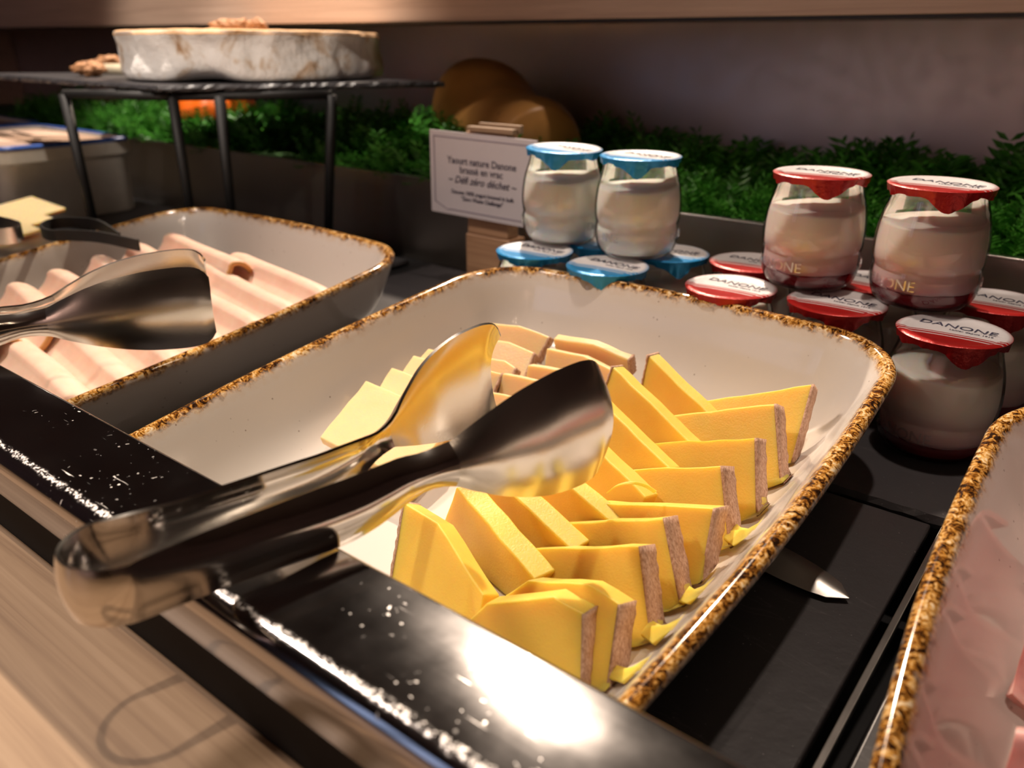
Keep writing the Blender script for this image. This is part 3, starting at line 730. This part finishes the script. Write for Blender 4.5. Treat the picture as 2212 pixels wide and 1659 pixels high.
# ---------------------------------------------------------------- yogurt jars
JH = .0735
GP = [(.0, .0006), (.018, .0006), (.0225, .0), (.0255, .0012), (.0285, .004), (.0303, .008), (.0313, .013), (.0316, .0185), (.0314, .0225), (.0309, .0235), (.0309, .0242), (.0317, .0252), (.0324, .031), (.0326, .036), (.0323, .042),
      (.0316, .048), (.0305, .0535), (.0292, .058), (.0280, .062), (.0272, .0655), (.0270, .068), (.0280, .0695), (.0285, .0705), (.0280, .0718), (.0268, .0722)]
def inner(h0, h1, n=12, ins=.0016):
    out = []
    for i in range(n+1):
        z = h0+(h1-h0)*i/n; r = 0
        for (ra, za), (rb, zb) in zip(GP[2:], GP[3:]):
            if za <= z <= zb and zb > za: r = ra+(rb-ra)*(z-za)/(zb-za)
        out.append((max(.004, r-ins), z))
    return out
def make_jar(name, red, lettered):
    root = empty(name, (0, 0, 0))
    vs, fs = lathe(GP, 56); fs = fs[:-1]; mesh('glass_jar', vs, fs, GLASS, root, smooth=True)
    vs, fs = lathe([(.0245, .0655), (.0262, .058), (.0280, .053)], 40); fs = fs[:-2]; mesh('inner_neck', vs, fs, GLASS, root, smooth=True)
    if red:
        pc = inner(.0035, .0125, 6); vs, fs = lathe(pc, 48, f=lambda r, z, a: (r, z+(.0012*math.sin(2*a+1)+.0007*math.sin(5*a) if z > .012 else 0)))
        mesh('compote', vs, fs, COMPOTE, root, smooth=True)
    py = inner(.0118 if red else .0035, .0515, 14)
    vs, fs = lathe(py, 48, f=lambda r, z, a: (r, z+(.0009*math.sin(a*2)+.0014*math.sin(a+.5) if z > .051 else 0)))
    mesh('yogurt', vs, fs, YOGP if red else YOGW, root, smooth=True)
    tp, fo = (LIDR, FOILR) if red else (LIDB, FOILB)
    cc = (0, 0, 0)
    top = [(.0, .0727), (.012, .0728), (.0235, .0727), (.0255, .0735), (.0290, .0737), (.0302, .0730)]
    vs, fs = lathe(top, 64); fs = [f for f in fs if len(f) == 4] + [tuple(range(63, -1, -1))]
    mesh('foil_lid', vs, fs, tp, root, smooth=True)
    rnd = random.Random(3 if red else 4); ph = [rnd.uniform(0, 6) for _ in range(5)]
    ta = math.radians(-62)
    rows = []
    for j in range(9):
        t = j/8; row = []
        for i in range(96):
            a = 2*math.pi*i/96; da = (a-ta+math.pi) % (2*math.pi)-math.pi
            ln = .0048+.0009*math.sin(5*a+ph[0])+.0006*math.sin(11*a+ph[1])+.0070*math.exp(-(da/.30)**2)
            cr = .0005*math.sin(23*a+ph[2])+.0004*math.sin(37*a+ph[3])
            r = .0302+(-.0016*t**1.0+cr*t)-(0 if ln < .007 else -.0005*t)
            r = max(r, 0); row.append((r*math.cos(a), r*math.sin(a), .0730-ln*t))
        rows.append(row)
    vs, fs = grid(rows, True); mesh('foil_skirt', vs, fs, fo, root, smooth=True, solid=.00025)
    ph_ = math.radians(-6)
    def pt(x0, y0, z=.0730):
        return lambda p: Vector((x0+p.x*math.cos(ph_)-p.y*math.sin(ph_), y0+p.x*math.sin(ph_)+p.y*math.cos(ph_), z+p.z))
    text_mesh('lid_print', 'DANONE', .0098, INK, root, .00006, place=pt(.001, .0085))
    text_mesh('lid_print', "Laitier depuis 1919", .0030, INK, root, .00006, place=pt(.009, .0010))
    text_mesh('lid_print', 'À CONSERVER', .0020, tp, root, .00006, place=pt(.020, .004))
    if lettered:
        def cyl(word_z, a0, rad):
            def f(p):
                a = a0+p.x/rad; z = word_z+p.y
                r = .03165+(p.z+.0004)*1.0
                return Vector((r*math.sin(a), -r*math.cos(a), z))
            return f
        for a0 in (math.radians(-28), math.radians(118), math.radians(-150)):
            text_mesh('embossed_lettering', 'DANONE', .0092, GLASSL, root, .0005, place=cyl(.0165, a0, .0316))
    return root
GL_ = NT('embossed_glass'); _tr = GL_.n('ShaderNodeBsdfTransparent'); _gl = GL_.n('ShaderNodeBsdfGlossy'); _gl.inputs['Roughness'].default_value = .08
_mx = GL_.n('ShaderNodeMixShader'); _mx.inputs[0].default_value = .22; GL_.l(_tr.outputs[0], _mx.inputs[1]); GL_.l(_gl.outputs[0], _mx.inputs[2]); GL_.l(_mx.outputs[0], GL_.out.inputs[0]); GLASSL = GL_.m
jr = make_jar('yogurt_jar', True, True); jb = make_jar('yogurt_jar', False, True)
used = set()
def put(proto, u, v, z, label, group, rz=0, tilt=(0, 0), dxy=(0, 0)):
    o = proto if id(proto) not in used else copy_tree(proto)
    used.add(id(proto)); p = at(u, v, z)
    o.location = (p.x+dxy[0], p.y+dxy[1], z); o.rotation_euler = (tilt[0], tilt[1], rz); tag(o, label, 'yogurt jar', group); return o
GRD, GBL = 'red lidded yogurt jars', 'blue lidded yogurt jars'
J2 = JH+.0003
put(jr, 2006, 962, 0, 'red-lidded yogurt jar nearest the ham bowl, front of the lower tier', GRD, rz=.05)
put(jr, 1772, 880, 0, 'red-lidded jar of the lower tier under both upper red-lidded jars', GRD, rz=.02)
put(jr, 1556, 835, 0, 'leftmost red-lidded jar in the front row of the lower tier', GRD, rz=.04)
put(jr, 2100, 878, 0, 'red-lidded jar behind the rightmost lower jar, its lid half in shadow', GRD, rz=.0)
put(jr, 1600, 765, 0, 'red-lidded jar in the back row half hidden behind the left upper red jar', GRD, rz=.1)
put(jr, 1850, 822, 0, 'red-lidded jar in the back row between the two upper red jars', GRD, rz=-.1)
put(jr, 1985, 652, J2, 'red-lidded yogurt jar of strawberry yogurt, right one of the upper tier', GRD, rz=-.04)
put(jr, 1742, 610, J2, 'red-lidded yogurt jar of strawberry yogurt, left one of the upper tier', GRD, rz=.06)
put(jb, 1303, 775, 0, 'blue-lidded jar of the lower tier under both upper blue-lidded jars', GBL, rz=.05)
put(jb, 1153, 730, 0, 'leftmost blue-lidded jar of the lower tier beside the wooden sign block', GBL, rz=.05)
put(jb, 1432, 738, 0, 'blue-lidded jar at the right end of the lower tier, behind the right upper one', GBL, rz=.3)
put(jb, 1290, 705, 0, 'blue-lidded jar in the back row between the two upper blue jars', GBL, rz=-.2)
put(jb, 1372, 546, J2, 'blue-lidded yogurt jar of plain yogurt, right one of the upper tier', GBL, rz=-.02)
put(jb, 1210, 517, J2, 'blue-lidded yogurt jar of plain yogurt, left one of the upper tier', GBL, rz=-.1, tilt=(0, .03))

# ---------------------------------------------------------------- sign in its wooden block
sg = empty('sign_holder', (-.516, .612, 0)); tag(sg, 'oak block holding a white card sign behind the blue-lidded jars', 'sign holder')
def sl_(b): return tuple(v-o_ for v, o_ in zip(b, (-.516, -.516, .612, .612, 0, 0)))
vs, fs = boxes([sl_((-.546, -.491, .6035, .628, .0, .050))]); mesh('foot', vs, fs, BLOCKWOOD, sg, bevel=.0012)
vs, fs = boxes([sl_((-.544, -.493, .6045, .620, .0506, .1465))]); mesh('back_board', vs, fs, BLOCKWOOD, sg, bevel=.0010)
vs, fs = boxes([sl_((-.540, -.485, .6012, .6085, .1470, .1515)), sl_((-.532, -.482, .6090, .6135, .1470, .1545))]); mesh('clip', vs, fs, WOOD, sg, bevel=.0006)
cd = empty('card_sign', (-.5215, .600, .106)); tag(cd, 'white card with a thin frame announcing bulk plain yogurt, clipped to the oak block', 'sign')
vs = bv(-.065, .065, -.0008, .0008, -.0390, .0390); mesh('card', vs, BF, PAPER, cd)
def cpl(x0, z0): return lambda p: Vector((x0+p.x, -.00095-p.z, z0+p.y))
FRM = plain('grey_violet_ink', (.22, .19, .28), .6)
bars = [(-.060, .060, -.0011, -.00085, .0335, .0343), (-.060, -.0592, -.0011, -.00085, -.028, .0343), (.0592, .060, -.0011, -.00085, -.034, .0343), (-.040, .060, -.0011, -.00085, -.0345, -.0337)]
vs, fs = boxes(bars)
n0 = len(vs); vs += [(-.060, -.0010, -.0285), (-.060, -.0010, -.0275), (-.043, -.0010, -.0345), (-.043, -.0010, -.0353), (-.039, -.0010, -.0337), (-.039, -.0010, -.0345)]
fs += [(n0, n0+1, n0+2, n0+3), (n0+3, n0+2, n0+4, n0+5)]
mesh('printed_frame', vs, fs, FRM, cd)
for body, size, x0, z0, shr in (('Yaourt nature Danone', .0092, 0, .0130, 0), ('brassé en vrac', .0092, 0, .0048, 0), ('~ Défi zéro déchet ~', .0098, 0, -.0048, .35),
                                ('Danone 100% yogurt brewed in bulk', .0052, .001, -.0165, 0), ('"Zero Waste Challenge"', .0052, .001, -.0222, 0)):
    text_mesh('lettering', body, size, INK, cd, .00005, place=cpl(x0, z0), shear=shr, offset=.00012)
cd.rotation_euler = (0, .012, .0)

# ---------------------------------------------------------------- greenery in the trough
rnd = random.Random(11)
def sprigs(name, n, region, label, hmul=1.0, z0=.066):
    vs, fs = [], []
    for _ in range(n):
        x, y, hb = region(rnd)
        if x is None: continue
        ang = rnd.uniform(0, 2*math.pi); lean = rnd.uniform(.15, 1.1); L = rnd.uniform(.026, .046)*hmul
        d = Vector((math.cos(ang)*math.sin(lean), math.sin(ang)*math.sin(lean), math.cos(lean)))
        base = Vector((x, y, z0+hb)); side = d.cross(Vector((0, 0, 1))).normalized(); nrm = side.cross(d).normalized()
        K = 6
        for k in range(1, K+1):
            t = k/K; p = base+d*L*t+nrm*(-.008*t*t)
            ll = L*.46*(1-.6*abs(t-.4))
            for sgn in (-1, 1):
                ld = (side*sgn*.9+d*.65+nrm*rnd.uniform(-.3, .3)).normalized(); wd = ld.cross(nrm).normalized()*ll*.16
                m_ = p+ld*ll*.5; e = p+ld*ll-nrm*ll*.15; q = len(vs)
                vs += [p, m_+wd, e, m_-wd]; fs.append((q, q+1, q+2, q+3))
    me = bpy.data.meshes.new(name); me.from_pydata(vs, [], fs); me.materials.append(LEAF)
    o = bpy.data.objects.new(name, me); COL.objects.link(o); return tag(o, label, 'greenery', None, 'stuff')
def hill(x, y): return .018*noise.noise(Vector((x*9, y*9, .3)))+.012*noise.noise(Vector((x*30, y*30, 1.7)))
def regA(r):
    x = r.uniform(-1.75, -.90) if r.random() < .55 else r.uniform(-.90, -.55)
    y = .680+abs(r.gauss(0, .05)); y = min(y, .80)
    if -.97 < x < -.885 and y < .76: return (None, 0, 0)
    return x, y, max(0, .004+.9*(y-.672)*.35*(1 if x > -1.6 else 1.2)*(1+.0)+.018*max(0, noise.noise(Vector((x*12, y*8, 0))))) - .004
def regB(r):
    x = r.uniform(-.58, .16); y = min(.712+abs(r.gauss(0, .035)), .80)
    return x, y, max(-.004, .004+.015*noise.noise(Vector((x*14, y*8, 2)))-(.004 if y < .725 else 0))
def regC(r):
    x = r.uniform(-1.85, .22); y = r.uniform(.80, .965)
    return x, y, max(0, .010+.030*noise.noise(Vector((x*10, y*9, 5)))+(.003 if x > -.45 else -.006))
sprigs('greenery', 2200, regA, 'feathery artificial green plants in the trough behind the slate stand', 1.0)
sprigs('greenery', 1300, regB, 'feathery artificial green plants in the trough behind the yogurt jars', .85)
sprigs('greenery', 2200, regC, 'shaded green plants at the back of the trough against the steel panel', 1.15)

# ---------------------------------------------------------------- squash, pumpkin, red onion
def sweep_body(name, pts, radii, mat, parent=None, loc=None, n=40, label=None):
    P = smooth_pts(pts, 6); m_ = len(P); rows = []
    for i, p in enumerate(P):
        t = (P[min(i+1, m_-1)]-P[max(i-1, 0)]).normalized(); a = t.cross(Vector((0, 0, 1))).normalized(); b = a.cross(t).normalized()
        r = interp(radii, i/(m_-1)); rows.append([p+a*r*math.cos(2*math.pi*j/n)+b*r*math.sin(2*math.pi*j/n) for j in range(n)])
    vs, fs = grid(rows, True, True, True); return mesh(name, vs, fs, mat, parent, loc=loc, smooth=True)
sq0 = Vector((-.71, .83, .071))
sq = empty('butternut_squash', sq0); tag(sq, 'orange-brown butternut squash lying in the planter behind the card sign', 'squash')
pts = [Vector((p[0], p[1], p[2]+.038))-sq0 for p in ((-.795, .880, .104), (-.775, .870, .1045), (-.735, .850, .104), (-.685, .820, .093), (-.640, .793, .085), (-.600, .772, .080), (-.568, .752, .076), (-.556, .744, .074))]
rad = [(0, .002), (.03, .022), (.10, .042), (.22, .060), (.34, .0620), (.50, .0520), (.62, .0485), (.78, .0520), (.88, .047), (.95, .031), (.985, .016), (1, .004)]
sweep_body('squash_body', pts, rad, SQUASH, sq)
e0 = Vector((-.5575, .743, .1125))-sq0
vs, fs = lathe([(.001, .004), (.006, .006), (.011, .004), (.016, .001), (.018, -.004)], 24, f=lambda r, z, a: (r*(1+.12*math.sin(5*a)), z))
sc = mesh('stem_scar', vs, fs, SCAR, sq, smooth=True); sc.location = e0-Vector((.008, -.0065, .001)); sc.rotation_euler = Vector((.80, -.56, -.12)).to_track_quat('Z', 'Y').to_euler()
vs, fs = lathe([(.0005, .0022), (.004, .0018), (.006, .0)], 14); sp2 = mesh('dark_spot', vs, fs, SCAR, sq, smooth=True)
sp2.location = Vector((-.6075, .735, .1495))-sq0; sp2.rotation_euler = Vector((.1, -.65, .72)).to_track_quat('Z', 'Y').to_euler()
def gourd(name, c, r, hz, mat, label, cat, lobes=10, depth=.07):
    root = empty(name, (c[0], c[1], c[2]-hz)); prof = [(math.sin(math.pi*i/18)*r+.0003, hz-hz*math.cos(math.pi*i/18)*(1-.12*(1 if i > 15 else 0))) for i in range(19)]
    vs, fs = lathe(prof, 60, f=lambda rr, z, a: (rr*(1-depth*abs(math.cos(lobes*a/2))**3*1.0), z)); mesh('fruit_body', vs, fs, mat, root, smooth=True)
    vs, fs = tube([(0, 0, 2*hz*.93), (.002, 0, 2*hz+.008), (.008, .002, 2*hz+.018)], [.007, .005, .004], 8); mesh('stem', vs, fs, SCAR, root, smooth=True)
    return tag(root, label, cat)
gourd('pumpkin', (-1.235, .785, .120), .062, .043, PUMP, 'small orange pumpkin in the greenery under the slate stand', 'pumpkin')
gourd('red_onion', (-1.555, .79, .122), .050, .040, BEET, 'dark red onion half hidden in the greenery left of the pumpkin', 'onion', 8, .02)

# ---------------------------------------------------------------- slate stand with cheese wheel
st = empty('iron_stand', (-.97, .60, 0)); tag(st, 'black iron four-legged stand carrying the slate plate', 'stand')
SZ = .170
def foot(p, dx=0, dy=0): return Vector((p.x+dx, p.y+dy, 0))
_t = {k_: at(u_, v_, .1715) for k_, u_, v_ in (('left', 138, 203), ('front', 372, 208), ('right', 716, 204))}
_t['back'] = _t['left']+(_t['right']-_t['front'])
LT = {k_: (p_, foot(p_, *{'left': (.003, .005), 'front': (-.004, .004), 'right': (-.022, .0), 'back': (0, 0)}[k_])) for k_, p_ in _t.items()}
LT['right'] = (LT['right'][0], Vector((LT['right'][0].x-.028, min(LT['right'][0].y, .640), 0)))
_bk = at(482, 206, .1715); LT['back'] = (_bk+Vector((.012, -.012, 0)), foot(_bk, -.0, -.01))
so = st.location
for nm, (a, b) in LT.items():
    b = Vector((b.x, b.y, .0))
    vs, fs = tube([a-so, a*.5+b*.5-so, b-so+Vector((0, 0, .0005))], [.0058, .0052, .0048], 10); lg = mesh('leg', vs, fs, IRON, st, smooth=True)
    vs, fs = tube([b-so+Vector((0, 0, .004)), b-so-Vector((0, 0, .0005))], .0075, 10); 
a, b, c_, d_ = [LT[k_][0]-so for k_ in ('left', 'front', 'right', 'back')]
for p, q in ((a, b), (b, c_)):
    vs, fs = tube([p, (p+q)/2, q], .0045, 8); mesh('top_rail', vs, fs, IRON, st, smooth=True)
far = a+(c_-b)*.6; vs, fs = tube([a, far], .0045, 8); mesh('top_rail', vs, fs, IRON, st, smooth=True)
vs, fs = tube([c_, far], .0045, 8); mesh('top_rail', vs, fs, IRON, st, smooth=True)
qc = [at(340, 190, .1805), at(962, 180, .1805), None, at(-60, 161, .1805)]
P0, P1, P3 = [Vector((p.x, p.y)) for p in (qc[0], qc[1], qc[3])]
P2 = P1+(P3-P0)*.85
pl8 = slate('slate_plate', 0, 0, 0, 0, .1765, .1825, SLATE, amp=.0028, seed=9, quad=[P0, P1, P2, P3])
tag(pl8, 'dark slate plate with chipped edges on the iron stand under the white cheese wheel', 'slate plate')
# cheese wheel: rim leaning, sunken front
cc = Vector((-.912, .640)); CR = .150; CT = .1828
rows = []; NN = 120
profc = [(.80, 0.0), (.955, .0004), (.99, .003), (1.0, .010), (.985, .020), (.975, .030), (.985, .039), (1.0, .0445), (.995, .0480), (.97, .0490), (.85, .0495), (.5, .0490), (.02, .0490)]
for r, z in profc:
    row = []
    for j in range(NN):
        a = 2*math.pi*j/NN; x, y = math.cos(a), math.sin(a)
        da = (a-math.radians(302)+math.pi) % (2*math.pi)-math.pi
        dent = math.exp(-(da/.20)**2)
        q = noise.noise(Vector((x*4, y*4, z*30)))*.006+noise.noise(Vector((x*12, y*12, z*70)))*.0045+noise.noise(Vector((x*34, y*34, z*160)))*.0022
        rr = CR*r+(q-.010*dent*(1 if z < .04 else .5))*(1 if r > .9 else 0)
        zz = z*(1+.07*math.sin(a+2.6))+noise.noise(Vector((x*7, y*7, 3)))*.0015*(z/.06) + dent*.010*(1-z/.07)*(1 if z < .03 else 0)*(1 if r > .9 else 0)
        row.append((cc.x+rr*x, cc.y+rr*y, CT+zz))
    rows.append(row)
ch = empty('brie_round', (cc.x, cc.y, CT)); tag(ch, 'large white bloomy cheese wheel with tan edge on the slate plate', 'cheese')
vs, fs = grid(rows[:9], True, True, False); L_ = Vector((cc.x, cc.y, CT)); o = mesh('side_rind', [Vector(v)-L_ for v in vs], fs, BRIE, ch, smooth=True, subsurf=1)
vs, fs = grid(rows[7:], True, False, True); o = mesh('top_rind', [Vector(v)-L_+Vector((0, 0, .0004)) for v in vs], fs, BRIETOP, ch, smooth=True, subsurf=1); tag(o, 'tan top rind')
def walnut(p, r, label, seed):
    rn = random.Random(seed); bm = bmesh.new(); bmesh.ops.create_icosphere(bm, subdivisions=4, radius=r)
    for v in bm.verts:
        n_ = v.co.normalized(); k_ = noise.noise(n_*2.6+Vector((seed, 0, 0)))*.35+noise.noise(n_*6+Vector((0, seed, 0)))*.30; v.co = Vector((n_.x*1.25, n_.y*.95, n_.z*.62))*r*(1+k_)
    me = bpy.data.meshes.new('walnut_half'); bm.to_mesh(me); bm.free(); me.materials.append(WALNUT); me.polygons.foreach_set('use_smooth', [True]*len(me.polygons))
    o = bpy.data.objects.new('walnut_half', me); COL.objects.link(o); o.location = p; o.rotation_euler = (0, 0, rn.uniform(0, 6)); return tag(o, label, 'walnut', 'walnut halves')
zt = CT+.051
for i, (dx, dy, lb) in enumerate(((-.028, -.02, 'walnut half on top of the cheese wheel, left one of three'), (-.010, -.012, 'walnut half on top of the cheese wheel, middle one of three'), (.008, .0, 'walnut half on top of the cheese wheel, right one of three'))):
    walnut((cc.x+dx, cc.y+dy, zt+.005), .013, lb, i)
walnut(Vector((*at(238, 145, .19).xy, CT+.011))+Vector((.0, .0, .0)), .018, 'walnut half on the slate just left of the cheese wheel', 7)
walnut(Vector((*at(195, 158, .187).xy, CT+.009)), .014, 'walnut half on the slate beside the knife end', 8)
kn = empty('cheese_knife', (*at(200, 158, .184).xy, CT+.0065)); tag(kn, 'cheese knife with bone handle and brass end lying left of the cheese wheel', 'knife')
vs, fs = tube([(0, 0, 0), (.012, .006, 0)], [.0062, .0068], 14); mesh('brass_end', vs, fs, BRASS, kn, smooth=True)
vs, fs = tube([(.012, .006, 0), (.05, .025, .0), (.075, .037, 0)], [.0062, .0066, .0058], 14); mesh('grip', vs, fs, BONE, kn, smooth=True)
vs, fs = boxes([(.075, .085, .037, .042, -.001, .001)]); mesh('tang', vs, fs, TONG, kn)

# ---------------------------------------------------------------- blue-rimmed crocks at the far left
def crock(x0, x1, y0, y1, zt, label, contents, clabel):
    cx, cy = (x0+x1)/2, (y0+y1)/2; root = empty('crock', (cx, cy, -.001)); tag(root, label, 'crock'); hx, hy = (x1-x0)/2, (y1-y0)/2
    def ringz(o, z, r): return [(x, y, z) for x, y in contour(hx-o, hy-o, max(r, .004), .0, 6, 4)]
    rows = [ringz(.008, 0, .02), ringz(.006, .004, .022), ringz(.005, zt-.026, .022), ringz(.0045, zt-.024, .022), ringz(.0, zt-.0215, .024), ringz(.0, zt-.005, .024)]
    vs, fs = grid(rows, True, True, False); mesh('crock_body', vs, fs, CREAM, root, smooth=False, bevel=.001)
    rows = [ringz(.0, zt-.005, .024), ringz(-.0004, zt-.003, .024), ringz(.0004, zt, .024), ringz(.006, zt+.0005, .02), ringz(.010, zt-.001, .018)]
    vs, fs = grid(rows, True); e = mesh('painted_rim', vs, fs, BLUE, root, smooth=True); tag(e, 'worn blue painted rim')
    rows = [ringz(.0095, zt-.001, .018), ringz(.0115, zt-.010, .018), ringz(.0120, zt-.04, .018)]
    vs, fs = grid(rows, True, False, True); mesh('inner_wall', vs, fs, CREAM, root, smooth=True)
    rows = [[(x, y, z+.003*noise.noise(Vector((x*30, y*30, z)))) for x, y, z in ringz(o, zt-.006+h, .016)] for o, h in ((.012, 0), (.03, .003), (.06, .004), (.09, .005))]
    vs, fs = grid(rows, True, True, True); o = mesh('spread', [Vector(v)+root.location for v in vs], fs, contents, None, loc=(cx, cy, zt-.03), smooth=True)
    tag(o, clabel, 'spread')
SPREAD = plain('beige_spread', (.60, .42, .32), .6, bump=(60, .5, .002))
crock(-1.46, -1.168, .425, .608, .101, 'cream stoneware crock with blue painted rim behind the iron stand leg', SPREAD, 'beige spread filling the blue-rimmed crock')
crock(-1.80, -1.50, .43, .63, .101, 'second blue-rimmed cream crock, cut off by the left edge', SPREAD, 'beige spread in the second crock at the left edge')
